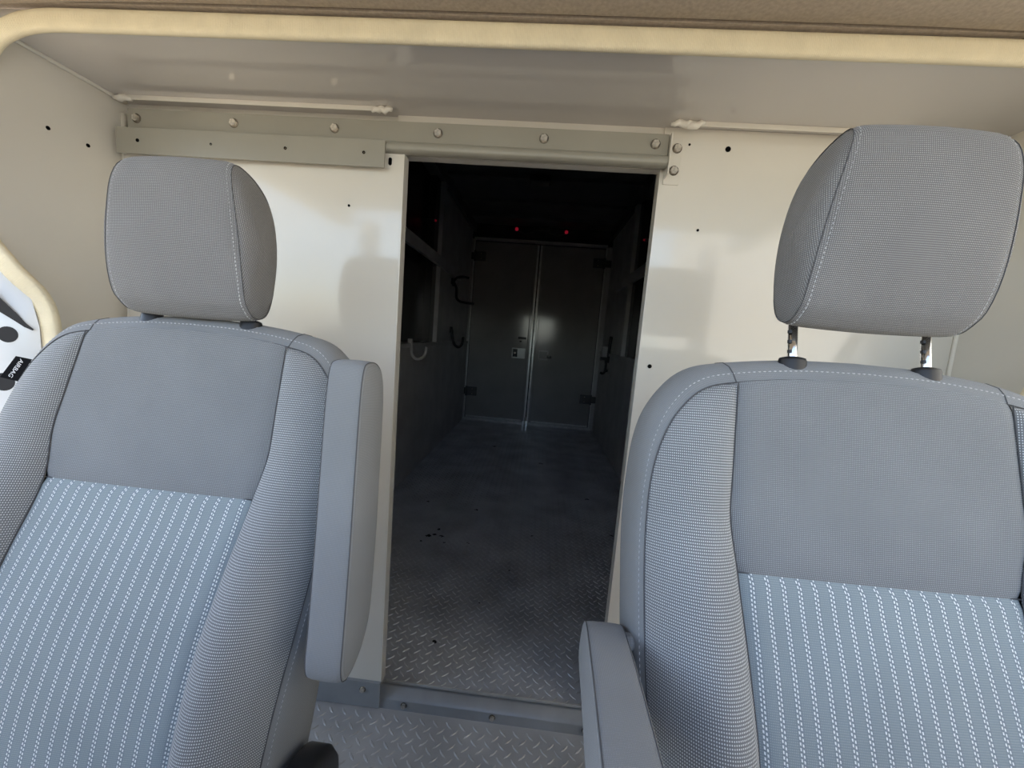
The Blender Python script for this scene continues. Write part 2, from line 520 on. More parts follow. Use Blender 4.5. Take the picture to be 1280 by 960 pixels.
for i, x in enumerate((-1.053, -0.858, -0.665, -0.466)):
    hole(cv, x + .78, 0.006, 1.521 - 1.49 - 0.001, (0.0042, 0.0028, 0.0036, 0.0036)[i])
    if i in (1, 2, 3):
        MB().cyl((0, 0, 0), (0, -1, 0), 0.0014, 0.0018, 8).build('pin', ZINC, cv, loc=(x + .78 + .0012, 0.006, 1.521 - 1.49 - 0.002))

# ------------------------------------------------------------------ sill and door guide
si = empty('trim_1', (-0.06, YB, 0.0))
tag(si, 'grey metal threshold strip with bolts across the doorway floor', kind='structure')
prof = [(YB + 0.022, 0.0), (YB + 0.022, 0.040), (YB + 0.014, 0.046), (YB + 0.006, 0.046), (YB - 0.012, 0.034), (YB - 0.020, 0.028), (YB - 0.023, 0.0)]
mbp = MB()
mbp.grid([[(x, y, z) for (y, z) in prof] for x in (OL - 0.30, OR + 0.25)])
mbp.f += [tuple(range(7)), tuple(range(13, 6, -1))]
rel(mbp, si).build('sill_strip', SILLG, si, bevel=0.002)
bx('sill_edge', ALU, si, OL + .06, OR + .3, 0.0225, 0.0265, 0.026, 0.0475)
for x in (-0.302, -0.043, 0.222, 0.42):
    bolt(si, x + .06, -0.0225, 0.018, SMALLBOLT, rot=x)
gb = empty('door_guide_bracket', (-0.45, YB, 0.0))
tag(gb, 'flat grey bracket with one bolt at the foot of the sliding door', 'bracket')
rel(MB().box(-0.64, OL + 0.001, YB - 0.030, YB - 0.0265, 0.004, 0.084), gb).build('bracket_plate', SILLG, gb, bevel=0.001)
rel(MB().box(-0.64, OL + 0.001, YB - 0.0265, YB - 0.018, 0.079, 0.084), gb).build('bracket_top', SILLG, gb, bevel=0.001)
bolt(gb, -0.423 + .45, -0.030, 0.060, SMALLBOLT)

# ------------------------------------------------------------------ cream edge trim round the cut cab opening, headliner, pillars
def mirx(p): return (2 * XC - p[0], p[1], p[2])
half = [(XC, .785, 1.640), (-0.50, .785, 1.640), (-0.90, .785, 1.640), (-1.02, .785, 1.637), (-1.085, .785, 1.620), (-1.125, .783, 1.585), (-1.165, .775, 1.50), (-1.185, .765, 1.38), (-1.155, .765, 1.25),
        (-1.10, .775, 1.165), (-1.062, .795, 1.105), (-1.048, .80, 1.04), (-1.045, .80, 0.9), (-1.045, .80, 0.5), (-1.045, .80, 0.02)]
full = [mirx(p) for p in reversed(half[1:])] + half
path = [Vector(p) for p in catmull(full, 8)]
mbt = MB()
rings, uvs = [], []
acc = 0
for i, p in enumerate(path):
    t = (path[min(i + 1, len(path) - 1)] - path[max(i - 1, 0)]).normalized()
    back = Vector((0, 1, 0))
    back = (back - t * back.dot(t)).normalized()
    side = t.cross(back)
    if i: acc += (p - path[i - 1]).length
    ring = []
    for k in range(14):
        a = 2 * PI * k / 14
        cx, sx = math.cos(a), math.sin(a)
        ex = math.copysign(abs(cx) ** 0.6, cx) * 0.0195
        ey = math.copysign(abs(sx) ** 0.6, sx) * 0.009
        ring.append(p + side * ex + back * ey)
    rings.append(ring)
    uvs.append([(acc, k * .004) for k in range(14)])
mbt.grid(rings, uvs, wrap=True)
et = mbt.build('trim_2', TRIM, None, smooth=True)
tag(et, 'cream rubber edge trim round the cut cab opening', kind='structure')
# fine ribs of the trim
tt = TRIM.node_tree
wv = tt.nodes.new('ShaderNodeTexWave')
wv.inputs['Scale'].default_value = 95
uvn = tt.nodes.new('ShaderNodeUVMap')
tt.links.new(uvn.outputs[0], wv.inputs['Vector'])
b2 = tt.nodes.new('ShaderNodeBump')
b2.inputs['Strength'].default_value = 0.35
b2.inputs['Distance'].default_value = 0.0008
tt.links.new(wv.outputs[1], b2.inputs['Height'])
old = [n for n in tt.nodes if n.type == 'BUMP' and n != b2][0]
tt.links.new(old.outputs[0], b2.inputs['Normal'])
tt.links.new(b2.outputs[0], tt.nodes['Principled BSDF'].inputs['Normal'])

# headliner: a soft sheet above the cab with a rolled rear edge
mbh = MB()
P = []
for x in np.linspace(-1.22, 1.09, 40):
    drop = 0.02 * max(0, abs(x - XC) / 1.1) ** 6
    row = [(x, y, z - drop) for (y, z) in ((.774, 1.712), (.774, 1.674), (.772, 1.668), (.766, 1.664), (.72, 1.664), (.5, 1.680), (.2, 1.70), (-.05, 1.70), (-.10, 1.715))]
    P.append(row)
mbh.grid(P)
hl = mbh.build('ceiling_headliner', HEADL, None, smooth=True)
tag(hl, 'taupe carpeted headliner over the cab', kind='structure')
rf = bx('ceiling_roof', PILLAR, None, -1.25, 1.12, -0.12, 0.80, 1.715, 1.74)
tag(rf, kind='structure')
bx('rear_lip', HEADL, rf, -1.20, 1.07, 0.776, 0.80, 1.665, 1.716)

# pillars and side doors of the cab (window openings are left open to the daylight)
def side(sgn, name, lab):
    xx = lambda v: XC + sgn * v
    e = empty(name, (xx(1.0), 0.3, 0))
    tag(e, lab, kind='structure')
    def part(n_, m_, a, b, y0, y1, z0, z1, bv=0.004):
        x0, x1 = sorted((xx(a), xx(b)))
        rel(MB().box(x0, x1, y0, y1, z0, z1), e).build(n_, m_, e, bevel=bv)
    part('door_sill', PILLAR, 0.95, 1.06, -0.75, 0.72, -0.05, 0.10)
    part('roof_rail', PILLAR, 1.02, 1.10, -0.20, 0.72, 1.64, 1.74)
    part('front_post', DOORC, 0.95, 1.02, -0.40, -0.28, 0.95, 1.70)
    return e
side(-1, 'wall_cab_left', 'white sill and roof rail round the passenger door opening')
side(1, 'wall_cab_right', 'white sill and roof rail round the driver door opening')
# B pillars: white pressed steel with round holes
def pillar(sgn, name, lab):
    e = empty(name, (XC + sgn * 1.05, 0.78, 0))
    tag(e, lab, kind='structure')
    mb = MB()
    # pillar face widens downwards: outline in x,z
    prof_z = [(0.0, .980), (0.6, .985), (0.95, .988), (1.045, .990), (1.10, 1.004), (1.16, 1.040), (1.245, 1.10), (1.36, 1.125), (1.50, 1.105), (1.64, 1.05)]
    P = [[(XC + sgn * w_, 0.786, z), (XC + sgn * (w_ + .012), 0.774, z), (XC + sgn * (w_ + 0.05), 0.752, z), (XC + sgn * (w_ + 0.11), 0.735, z), (XC + sgn * (w_ + 0.2), 0.735, z)] for z, w_ in prof_z]
    if sgn > 0: P = [r[::-1] for r in P]
    mb.grid(P)
    rel(mb, e).build('pillar_skin', PILLAR, e, smooth=True)
    return e
pl = pillar(-1, 'wall_pillar_left', 'white pressed steel door pillar beside the passenger seat')
pr_ = pillar(1, 'wall_pillar_right', 'white pressed steel door pillar beside the driver seat')

ax_ = Vector((0.5, -0.866, 0))
def on_pillar(name, pts, m):
    # pts: ring of points on the pillar face, extruded a little; its dark colour paints the shade inside a hole
    b = pl.location
    a = [Vector(p) - b + ax_ * 0.0005 for p in pts]
    c = [p + ax_ * 0.0012 for p in a]
    n = len(pts)
    MB().add(a + c, [tuple(range(n, 2 * n))] + [(k, (k + 1) % n, n + (k + 1) % n, n + k) for k in range(n)]).build(name, m, pl)
tx_ = Vector((0.866, 0.5, 0))
PH = mat('pillar_hole_shadow', (0.04, 0.04, 0.043), 0.6, spec=0.2)
for c_, r_ in (((-1.094, .760, 1.027), .0150), ((-1.103, .7545, .928), .017)):
    c0 = Vector(c_)
    on_pillar('round_hole', [c0 + tx_ * r_ * math.cos(a) + Vector((0, 0, 1)) * r_ * 1.1 * math.sin(a) for a in np.linspace(0, 2 * PI, 24, endpoint=False)], PH)
on_pillar('crease_slot', [Vector(p) for p in ((-1.112, .7492, 1.122), (-1.100, .756, 1.101), (-1.082, .7665, 1.073), (-1.070, .7735, 1.052), (-1.060, .779, 1.040), (-1.062, .778, 1.038), (-1.072, .7723, 1.044), (-1.084, .7654, 1.056), (-1.102, .755, 1.073), (-1.112, .7492, 1.085))], PH)

# dash and windscreen surround behind the lens
ds = MB()
prof = [(-0.20, 0.0), (-0.20, 0.55), (-0.14, 0.70), (-0.16, 0.86), (-0.26, 0.93), (-0.85, 0.96), (-0.85, 0.0)]
ds.grid([[(x, y, z) for (y, z) in prof] for x in (-1.08, 0.95)])
ds.f += [tuple(range(7)), tuple(range(13, 6, -1))]
tag(ds.build('wall_front', DASH, None, bevel=0.02), 'grey dashboard body under the windscreen', kind='structure')

# ------------------------------------------------------------------ cargo box
cw = {}
for sgn, X, nm, lab, yp in ((-1, CL, 'wall_cargo_left', 'cargo box side wall with hooks and dark upper panes', 3.36), (1, CR, 'wall_cargo_right', 'cargo box side wall on the driver side with dark panes', 3.62)):
    e = empty(nm, (X, 3.0, 0))
    tag(e, lab, kind='structure')
    def part(n_, m_, a, b, y0, y1, z0, z1, bv=0.003):
        x0, x1 = sorted((X + sgn * a, X + sgn * b))
        return rel(MB().box(x0, x1, y0, y1, z0, z1), e).build(n_, m_, e, bevel=bv)
    part('lower_panel', CARGOW, 0.0, 0.10, YB + 0.05, YR + 0.1, 0.0, 0.985)
    part('ledge', CARGOW, -0.012, 0.10, YB + 0.05, YR + 0.1, 0.975, 1.005)
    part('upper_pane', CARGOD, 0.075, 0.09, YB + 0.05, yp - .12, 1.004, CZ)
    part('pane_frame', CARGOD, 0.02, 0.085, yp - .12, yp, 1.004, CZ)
    part('rear_panel', CARGOW, 0.015, 0.09, yp + 0.085, YR + 0.1, 1.004, CZ)
    part('post', CARGOW, -0.015, 0.06, yp, yp + 0.085, 1.0, CZ)
    part('side_rail', CARGOW, -0.030, 0.0, YB + 0.06, 4.15, 1.625, 1.705)
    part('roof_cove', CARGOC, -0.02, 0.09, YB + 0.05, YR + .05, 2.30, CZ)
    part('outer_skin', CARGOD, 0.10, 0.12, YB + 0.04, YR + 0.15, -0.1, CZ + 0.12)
    cw[sgn] = e
cc = empty('ceiling_cargo', (0, 3, CZ))
tag(cc, 'dark roof of the cargo box with cross bows', kind='structure')
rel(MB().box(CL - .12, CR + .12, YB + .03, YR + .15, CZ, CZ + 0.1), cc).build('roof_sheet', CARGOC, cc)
for y in (1.6, 2.2, 2.8, 3.4, 4.0, 4.5):
    rel(MB().box(CL, CR, y, y + .05, CZ - 0.03, CZ + .01), cc).build('roof_bow', CARGOC, cc, bevel=.004)
lb = empty('roof_lamp', (-0.105, 3.35, CZ - 0.03))
tag(lb, 'small black rectangular lamp housing under the cargo roof', 'lamp')
MB().box(-.085, .085, -.05, .05, -0.045, 0.0).build('housing', BLACK, lb, bevel=.006)
MB().box(-.07, .07, -.04, .04, -0.050, -0.044).build('lens', mat('smoked_lens', (.05, .05, .05), .2), lb, bevel=.002)

# rear wall with the two swing doors
rw = empty('wall_rear', (0, YR, 0))
tag(rw, 'rear door frame of the cargo box', kind='structure')
DX0, DXM, DX1, DZ0, DZ1 = -0.857, -0.090, 0.674, 0.062, 2.195
rel(MB().box(CL - .1, CR + .1, YR + .005, YR + .12, DZ1 + 0.02, CZ + .1), rw).build('header', CARGOD, rw)
rel(MB().box(CL - .1, DX0 - .018, YR + .005, YR + .12, 0, DZ1 + .03), rw).build('side_jamb', CARGOW, rw)
rel(MB().box(DX1 + .018, CR + .1, YR + .005, YR + .12, 0, DZ1 + .03), rw).build('side_jamb', CARGOW, rw)
rel(MB().box(CL - .1, CR + .1, YR + .08, YR + .12, 0, DZ1 + .1), rw).build('outer_skin', CARGOD, rw)
rel(MB().box(DX0 - .03, DX1 + .03, YR - .012, YR + .03, CF, DZ0 - .006), rw).build('door_sill', ALU, rw, bevel=.004)
rel(MB().box(DX0 - .02, DX1 + .02, YR - .02, YR + .02, DZ1 + .012, DZ1 + .045), rw).build('header_angle', CARGOW, rw, bevel=.003)
for x0, x1 in ((DX0 - .022, DX0 - .006), (DX1 + .006, DX1 + .022)):
    rel(MB().box(x0, x1, YR - .012, YR + .02, CF, DZ1 + .01), rw).build('frame_edge', ALU, rw, bevel=.003)
for k, (a, b, nm, lab) in enumerate(((DX0, DXM - .006, 'door_2', 'grey rear cargo door with a bright latch plate'), (DXM + .006, DX1, 'door_3', 'grey rear cargo door with a dark latch plate'))):
    e = empty(nm, ((a + b) / 2, YR, DZ0))
    tag(e, lab, kind='structure')
    hinge_x = a if k == 0 else b
    free_x = b if k == 0 else a
    rel(MB().box(a, b, YR, YR + .05, DZ0, DZ1), e).build('door_leaf', DOORP, e, bevel=.004)
    fs = sorted((free_x, free_x + (-.055 if k == 0 else .055)))
    rel(MB().box(fs[0], fs[1], YR - .014, YR + .002, DZ0, DZ1), e).build('meeting_stile', DOORP, e, bevel=.004)
    fs = sorted((free_x, free_x + (-.024 if k == 0 else .024)))
    rel(MB().box(fs[0], fs[1], YR - .022, YR - .012, DZ0 + .01, DZ1 - .01), e).build('edge_bead', ALU, e, bevel=.003)
    rel(MB().box(a + .01, b - .01, YR - .006, YR + .002, DZ0, DZ0 + .022), e).build('bottom_bead', ALU, e, bevel=.002)
    for z in ((2.02, .39) if k == 0 else (2.03, .41)):
        s_ = 1 if k == 0 else -1
        h = empty('hinge', (hinge_x - e.location.x, -.004, z - DZ0))
        h.parent = e
        x0, x1 = sorted((s_ * .012, s_ * .13))
        MB().box(x0, x1, -.014, .004, -.055, .055).build('hinge_leaf', HINGEM, h, bevel=.004)
        x0, x1 = sorted((s_ * -.11, s_ * -.012))
        MB().box(x0, x1, -.012, .006, -.04, .04).build('hinge_leaf', HINGEM, h, bevel=.004)
        MB().cyl((0, -.012, -.06), (0, 0, 1), .014, .12, 12).build('hinge_pin', HINGEM, h, smooth=False)
        for q in (-.03, .03):
            link('bolt', SMALLBOLT, h, (s_ * .075, -.014, q))
lp = empty('door_latch', (-0.248, YR, 0.905))
tag(lp, 'bright metal paddle latch plate on the rear cargo door', 'latch')
MB().box(-.082, .082, -.010, .0, -.062, .062).build('plate', LATCH, lp, bevel=.006)
MB().box(-.068, -.012, -.013, -.009, -.048, .048).build('paddle_recess', BLACK, lp, bevel=.003)
MB().box(.000, .068, -.018, -.008, -.046, .046).build('paddle', LATCH, lp, bevel=.005)
MB().cyl((-.042, -.013, 0), (0, -1, 0), .013, .010, 14).build('lock_barrel', ZINC, lp)
lq = empty('door_latch', (0.055, YR, 0.905))
tag(lq, 'dull dark latch plate on the other rear cargo door', 'latch')
MB().box(-.06, .06, -.010, .0, -.058, .058).build('plate', CARGOW, lq, bevel=.006)
MB().box(-.045, .045, -.012, -.009, -.042, .042).build('paddle_recess', DOORP, lq, bevel=.003)
MB().box(.048, .10, -.014, -.0, -.03, .0).build('catch', CARGOD, lq, bevel=.003)
ps = empty('pull_slot', (-0.215, YR, 1.09))
tag(ps, 'small dark pull slot above the bright door latch', 'handle')
MB().box(-.05, .05, -.008, 0, -.014, .014).build('slot_frame', BLACK, ps, bevel=.004)
MB().box(-.03, -.005, -.007, 0, -.05, -.03).build('screw_plate', BLACK, ps, bevel=.002)
cb = empty('cane_bolt', (-0.10, YR - .02, CF))
tag(cb, 'bright cane bolt clip at the foot of the rear doors', 'latch')
MB().box(-.035, .035, -.010, .006, 0.0, .055).build('clip', CHROME, cb, bevel=.004)
MB().cyl((0, -.016, .0), (0, 0, 1), .010, .10, 12).build('rod', CHROME, cb)
# red marker lamps on a bar under the roof
br = empty('marker_lamp_bar', (-0.09, YR - .10, 2.33))
tag(br, 'dark bar with two red marker lamps above the rear doors', 'lamp')
MB().box(-.36, .36, -.015, .015, -.018, .018).build('bar', CARGOD, br, bevel=.004)
MB().box(-.09, .09, -.03, .02, -.0, .05).build('mount_box', BLACK, br, bevel=.005)
for x in (-.285, .285):
    MB().cyl((0, 0, 0), (0, -1, 0), .020, .012, 16).build('lamp_lens', RED, br, loc=(x, -.014, 0))
    for q in (-.05,):
        MB().tube([(x + .02, 0, -.01), (x + .10 * (-1 if x > 0 else 1), -.01, -.05), (x + .2 * (-1 if x > 0 else 1), 0, -.015)], .006, 6).build('wire', BLACK, br, smooth=True)
for x, y, z in ((CL - .01, 3.2, 1.95), (CR + .01, 3.3, 1.93)):
    m_ = empty('side_marker_lamp', (x, y, z))
    tag(m_, 'tiny red marker light on the ' + ('passenger' if x < 0 else 'driver') + ' side of the cargo box', 'lamp')
    MB().cyl((0, 0, 0), (1 if x < 0 else -1, 0, 0), .007, .012, 12).build('lamp_lens', RED, m_)
    MB().cyl((-.06 if x < 0 else .06, 0, 0), (1 if x < 0 else -1, 0, 0), .012, .062, 12).build('lamp_base', BLACK, m_)

# hooks and straps along the ledge
def hook(name, pts, r, m, lab, cat, grp=None, plate=None):
    b = Vector(pts[0])
    e = empty(name, b)
    tag(e, lab, cat, grp)
    cp = catmull([Vector(p) - b for p in pts], 6)
    MB().tube(cp, r, 8).build('hook_rod', m, e, smooth=True)
    x, y, z = pts[0]
    s_ = -1 if x < 0 else 1
    MB().box(-.004 if s_ > 0 else -.018, .018 if s_ > 0 else .004, -.02, .02, -.028, .028).build('mount_plate', m, e, bevel=.003)
    return e
X = CL + .010
hook('wall_hook', [(X, 2.70, 1.005), (-.872, 2.71, .965), (-.866, 2.71, .925), (-.838, 2.71, .900), (-.802, 2.71, .905), (-.775, 2.71, .935), (-.768, 2.71, .985)], .011, HOOKW,
     'white coated J hook hanging under the cargo wall ledge', 'hook')
hook('wall_hook', [(X, 3.95, 1.12), (-.868, 3.95, 1.05), (-.845, 3.95, .985), (-.803, 3.95, .955), (-.768, 3.95, .985), (-.757, 3.95, 1.06)], .013, BLACK,
     'black J hook on the ledge beside the cargo post', 'hook')
hook('tie_strap', [(X, 3.93, 1.57), (-.855, 3.95, 1.52), (-.850, 3.95, 1.44), (-.820, 3.95, 1.405), (-.760, 3.98, 1.395), (-.680, 4.0, 1.39)], .012, BLACK,
     'black strap looped from post towards the rear door', 'strap')
hook('wall_hook', [(X, 3.88, 1.58), (-.860, 3.90, 1.605), (-.838, 3.92, 1.628), (-.79, 3.94, 1.637), (-.735, 3.95, 1.630)], .011, BLACK,
     'black hook reaching out just under the cargo side rail', 'hook')
XX = CR
e = empty('strap_box', (XX, 4.30, .96))
tag(e, 'grey strap holder with two dangling black hooks by the rear door', 'holder')
MB().box(-.078, .012, -.03, .03, 0.0, .115).build('holder_body', CARGOW, e, bevel=.006)
MB().box(-.088, .010, -.036, .034, -.03, .004).build('holder_lip', BLACK, e, bevel=.003)
for q, dz in ((-.030, -.15), (.012, -.12)):
    MB().tube(catmull([(q, 0, -.02), (q + .008, -.01, dz * .5), (q, -.02, dz), (q - .022, -.02, dz - .022), (q - .045, -.02, dz - .012)], 5), .012, 8).build('dangling_hook', BLACK, e, smooth=True)
MB().tube(catmull([(-.004, -.05, .22), (-.010, -.05, .12), (-.012, -.05, .02), (-.006, -.04, -.05)], 5), .016, 8).build('strap', BLACK, e, smooth=True)

# ------------------------------------------------------------------ seats
def ip(x, xs, ys):
    """smooth interpolation through control values"""
    xs = np.array(xs, float)
    ys = np.array(ys, float)
    if x <= xs[0]: return float(ys[0])
    if x >= xs[-1]: return float(ys[-1])
    i = int(np.searchsorted(xs, x)) - 1
    i = max(0, min(i, len(xs) - 2))
    def sl(k):
        if k <= 0 or k >= len(xs) - 1: return 0.0 if False else ((ys[1] - ys[0]) / (xs[1] - xs[0]) if k <= 0 else (ys[-1] - ys[-2]) / (xs[-1] - xs[-2]))
        return (ys[k + 1] - ys[k - 1]) / (xs[k + 1] - xs[k - 1])
    h = xs[i + 1] - xs[i]
    t = (x - xs[i]) / h
    return float((2 * t**3 - 3 * t**2 + 1) * ys[i] + (t**3 - 2 * t**2 + t) * h * sl(i) + (-2 * t**3 + 3 * t**2) * ys[i + 1] + (t**3 - t**2) * h * sl(i + 1))

DC = lambda h: ip(h, (-.44, -.3, -.2, -.11, 0, .1, .24), (-.045, -.052, -.044, -.026, 0, .002, .006))
DO = lambda h: ip(h, (-.44, -.2, 0, .1, .2, .26), (-.018, -.014, .002, .010, .012, .012))
AB = lambda h: ip(h, (-.44, -.3, -.1, 0, .1, .2, .245), (.044, .046, .042, .034, .022, .010, .0))
WI = lambda h: ip(h, (-.44, -.3, -.2, -.1, 0, .07, .13, .243), (.172, .168, .166, .169, .174, .184, .182, .177))
OUT = [(.262, -.44), (.266, -.36), (.272, -.27), (.282, -.17), (.288, -.09), (.291, 0), (.290, .055), (.285, .11), (.273, .158), (.254, .197), (.222, .230), (.177, .2435), (.09, .254), (0, .257)]
OC = catmull(OUT, 6)             # outer seam, right half, bottom -> top centre
ICORN = 6 * 11                   # index of the panel corner on it
SIDE = OC[:ICORN + 1]
TOP = OC[ICORN:]

def htop(x):
    x = abs(x)
    for a, b in zip(TOP[:-1], TOP[1:]):
        if b[0] <= x <= a[0] + 1e-9:
            t = (a[0] - x) / max(a[0] - b[0], 1e-9)
            return float(a[1] + (b[1] - a[1]) * t)
    return float(TOP[0][1])

def dip(e, wd=.012, dp=.0045):
    """pull-in of the cloth next to a seam, e = distance to the seam"""
    return dp * math.exp(-(e / wd) ** 2 * 2.2)

def stitch_mesh(mb, pts, nrm, L=.0046, G=.0024, W=.0011, H=.0008):
    pts = [Vector(p) for p in pts]
    acc = 0.0
    for i in range(len(pts) - 1):
        a, b = pts[i], pts[i + 1]
        l = (b - a).length
        if l < 1e-6: continue
        t = (b - a) / l
        n = Vector(nrm[i]).normalized()
        s_ = t.cross(n).normalized()
        pos = acc
        while pos < l:
            c = a + t * pos
            q = t * L * .5
            vs = [c - q - s_ * W * .4, c - q + s_ * W * .4, c + s_ * W, c + q + s_ * W * .4, c + q - s_ * W * .4, c - s_ * W]
            vs = [v - n * .0006 for v in vs] + [c - q * .6 + n * H, c + q * .6 + n * H]
            mb.add(vs, [(0, 1, 6), (1, 2, 7, 6), (2, 3, 7), (3, 4, 7), (4, 5, 6, 7), (5, 0, 6)])
            pos += L + G
        acc = pos - l
    return mb

def arm_mesh(mb, length, wid, thick):
    """padded arm along +z from the pivot, thickness along y, width along x"""
    return mb

def make_seat(px, py, pz, yaw_, rec, lift, arm, label):
    root = empty('front_seat', (px, py, 0.0), yaw_)
    tag(root, label, 'seat', 'front seats of the cab')
    cr, sr = math.cos(rec), math.sin(rec)
    def T(p):                     # (w, h, d) of the backrest -> root space
        w_, h_, d_ = p
        return (w_, sr * h_ + cr * d_, pz + cr * h_ - sr * d_)
    def Tn(n):
        w_, h_, d_ = n
        return Vector((w_, sr * h_ + cr * d_, cr * h_ - sr * d_))
    back = empty('backrest', (0, 0, 0))
    back.parent = root
    def part(mb, name, m, parent=back, **k):
        mb.v = [T(p) for p in mb.v]
        return mb.build(name, m, parent, smooth=True, **k)
    # centre panels
    N = 44
    def center(h0, h1f, rows, bot_seam, top_seam):
        P, U = [], []
        for i in range(rows + 1):
            t = i / rows
            r, ru = [], []
            for j in range(N + 1):
                f = -1 + 2 * j / N
                xx = f * WI(.24)
                hb = h0
                ht = h1f(f)
                h = hb + (ht - hb) * t
                x = f * WI(h)
                d = DC(h) + .006 * (1 - f * f) * -1 * (1 if h < 0 else .6)
                d += dip(WI(h) - abs(x))
                if bot_seam: d += dip(h - hb, .010, .004)
                if top_seam: d += dip(ht - h, .010, .004)
                # soft creases of the cloth near the lower seam
                r.append((x, h, d))
                ru.append((x, h))
            P.append(r)
            U.append(ru)
        return MB().grid(P, U)
    part(center(0.0, lambda f: htop(f * .177), 26, True, True), 'upper_panel', F_UP)
    part(center(-.44, lambda f: 0.0, 40, False, True), 'striped_insert', F_INS)
    # side bolsters
    for sg in (-1, 1):
        P, U = [], []
        n = len(SIDE)
        K = 16
        for i in range(n):
            v = i / (n - 1)
            ow, oh = SIDE[i]
            ih = -.44 + (SIDE[-1][1] + .44) * (0.55 * v + 0.45 * (oh + .44) / (SIDE[-1][1] + .44))
            iw = WI(ih)
            al, lp_ = 0.0, (0, 0)
            r, ru = [], []
            for j in range(K + 1):
                s_ = j / K
                x = iw + (ow - iw) * s_
                h = ih + (oh - ih) * s_
                d = DC(ih) * (1 - s_) + DO(oh) * s_
                d -= AB(oh * .6 + ih * .4) * (math.sin(PI * min(1, s_ ** 0.9)) ** 0.85)
                L = math.hypot(ow - iw, oh - ih) + 1e-5
                d += dip(s_ * L) + dip((1 - s_) * L, .010, .003)
                r.append((sg * x, h, d))
                if j: al += math.sqrt((x - lp_[0]) ** 2 + (d - lp_[1]) ** 2)
                lp_ = (x, d)
                ru.append((sg * (iw + al), h))
            P.append(r if sg > 0 else r[::-1])
            U.append(ru if sg > 0 else ru[::-1])
        part(MB().grid(P, U), 'side_bolster', F_BOL)
    # gusset band that runs round the outer seam
    prof = [(0, 0), (.005, .005), (.009, .013), (.012, .028), (.013, .05), (.011, .075), (.006, .098), (-.004, .114), (-.025, .122)]
    whole = [(p[0], p[1]) for p in OC] + [(-p[0], p[1]) for p in OC[-2::-1]]
    nrm = []
    for i in range(len(whole)):
        a, b = whole[max(i - 1, 0)], whole[min(i + 1, len(whole) - 1)]
        tx, th = b[0] - a[0], b[1] - a[1]
        l = math.hypot(tx, th)
        nrm.append((th / l, -tx / l))
    acc = [0]
    for a, b in zip(whole[:-1], whole[1:]): acc.append(acc[-1] + math.hypot(b[0] - a[0], b[1] - a[1]))
    def ring(i):
        (w_, h_), (nx, nh) = whole[i], nrm[i]
        d0 = DO(h_) + .003
        k = 1.0 + 1.6 * max(0, min(1, (h_ - .10) / .14))
        kb = 1.0 + .25 * max(0, min(1, (-.05 - h_) / .3))
        return [(w_ + nx * o_ * k, h_ + nh * o_ * k, d0 + b_ * kb) for o_, b_ in prof]
    rings = [ring(i) for i in range(len(whole))]
    plen = [0, .008, .017, .033, .055, .08, .105, .125, .147]
    U = [[(plen[j], acc[i]) for j in range(len(prof))] for i in range(len(whole))]
    i1, i2 = ICORN, len(whole) - 1 - ICORN
    part(MB().grid(rings[:i1 + 1], U[:i1 + 1]), 'side_gusset', F_CAP)
    part(MB().grid(rings[i1:i2 + 1], U[i1:i2 + 1]), 'top_cap', F_CAP)
    part(MB().grid(rings[i2:], U[i2:]), 'side_gusset', F_CAP)
    # back shell
    nn = len(OC)
    P = []
    for i in range(nn - 1):
        a, b = rings[i][-1], rings[len(whole) - 1 - i][-1]
        P.append([(a[0] + (b[0] - a[0]) * t, a[1] + (b[1] - a[1]) * t, a[2] + .012 * math.sin(PI * t)) for t in np.linspace(0, 1, 12)])
    part(MB().grid(P), 'back_panel', F_CAP)
    # piped seams: dark line in the groove
    # stitching along the outer seam, on the band side, and beside the headrest seams
    st = MB()
    stitch_mesh(st, [T(r[1]) for r in rings], [Tn((nx * .7, nh * .7, -.7)) for nx, nh in nrm])
    tag(st.build('stitching', THREAD, back), kind='stuff')
    sm = MB()
    def seam(pts):
        cp = [T(p) for p in pts]
        sm.tube(cp, .0009, 6)
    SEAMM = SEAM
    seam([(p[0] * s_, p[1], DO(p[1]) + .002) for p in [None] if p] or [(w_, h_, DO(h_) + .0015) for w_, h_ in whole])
    for sg in (-1, 1):
        seam([(sg * WI(h), h, DC(h) + .0030) for h in np.linspace(-.44, .2425, 50)])
        seam([r for r in rings[i1 if sg > 0 else i2][0:7]])
    seam([(x, 0.0, DC(0) + .0030 - .006 * .6 * (1 - (x / .174) ** 2) + .002) for x in np.linspace(-.174, .174, 30)])
    tag(sm.build('seam_lines', SEAMM, back, smooth=True), kind='stuff')

    # ---- headrest
    hd = empty('headrest', (0, 0, 0))
    hd.parent = root
    side_p = [(-.004, .290), (-.020, .304), (-.040, .345), (-.056, .390), (-.068, .435), (-.076, .470), (-.076, .498), (-.064, .514), (-.040, .519), (-.012, .515), (.012, .498), (.028, .465),
              (.038, .420), (.043, .370), (.043, .320), (.038, .296), (.024, .285), (.008, .284)]
    cl = catmull(side_p + side_p[:1], 3)[:-1]
    WH = lambda h: ip(h, (.285, .33, .40, .46, .50, .52), (.112, .114, .110, .102, .094, .088))
    n = len(cl)
    cx_, ch_ = -.016, .402
    K = 26
    P, U = [], []
    acc_ = 0
    for i in range(n + 1):
        d_, h_ = cl[i % n]
        if i: acc_ += math.hypot(cl[i % n][0] - cl[i - 1][0], cl[i % n][1] - cl[i - 1][1])
        W_ = WH(h_)
        r, ru = [], []
        for j in range(K + 1):
            f = -1 + 2 * j / K
            bulge = .007 * (1 - f * f)
            rx, rh = d_ - cx_, h_ - ch_
            l = math.hypot(rx, rh)
            dd = dip((1 - abs(f)) * W_, .010, .004)
            r.append((f * W_, h_ + lift + rh / l * (bulge * .45 - dd), d_ + rx / l * (bulge - dd)))
            ru.append((f * W_, acc_))
        P.append(r)
        U.append(ru)
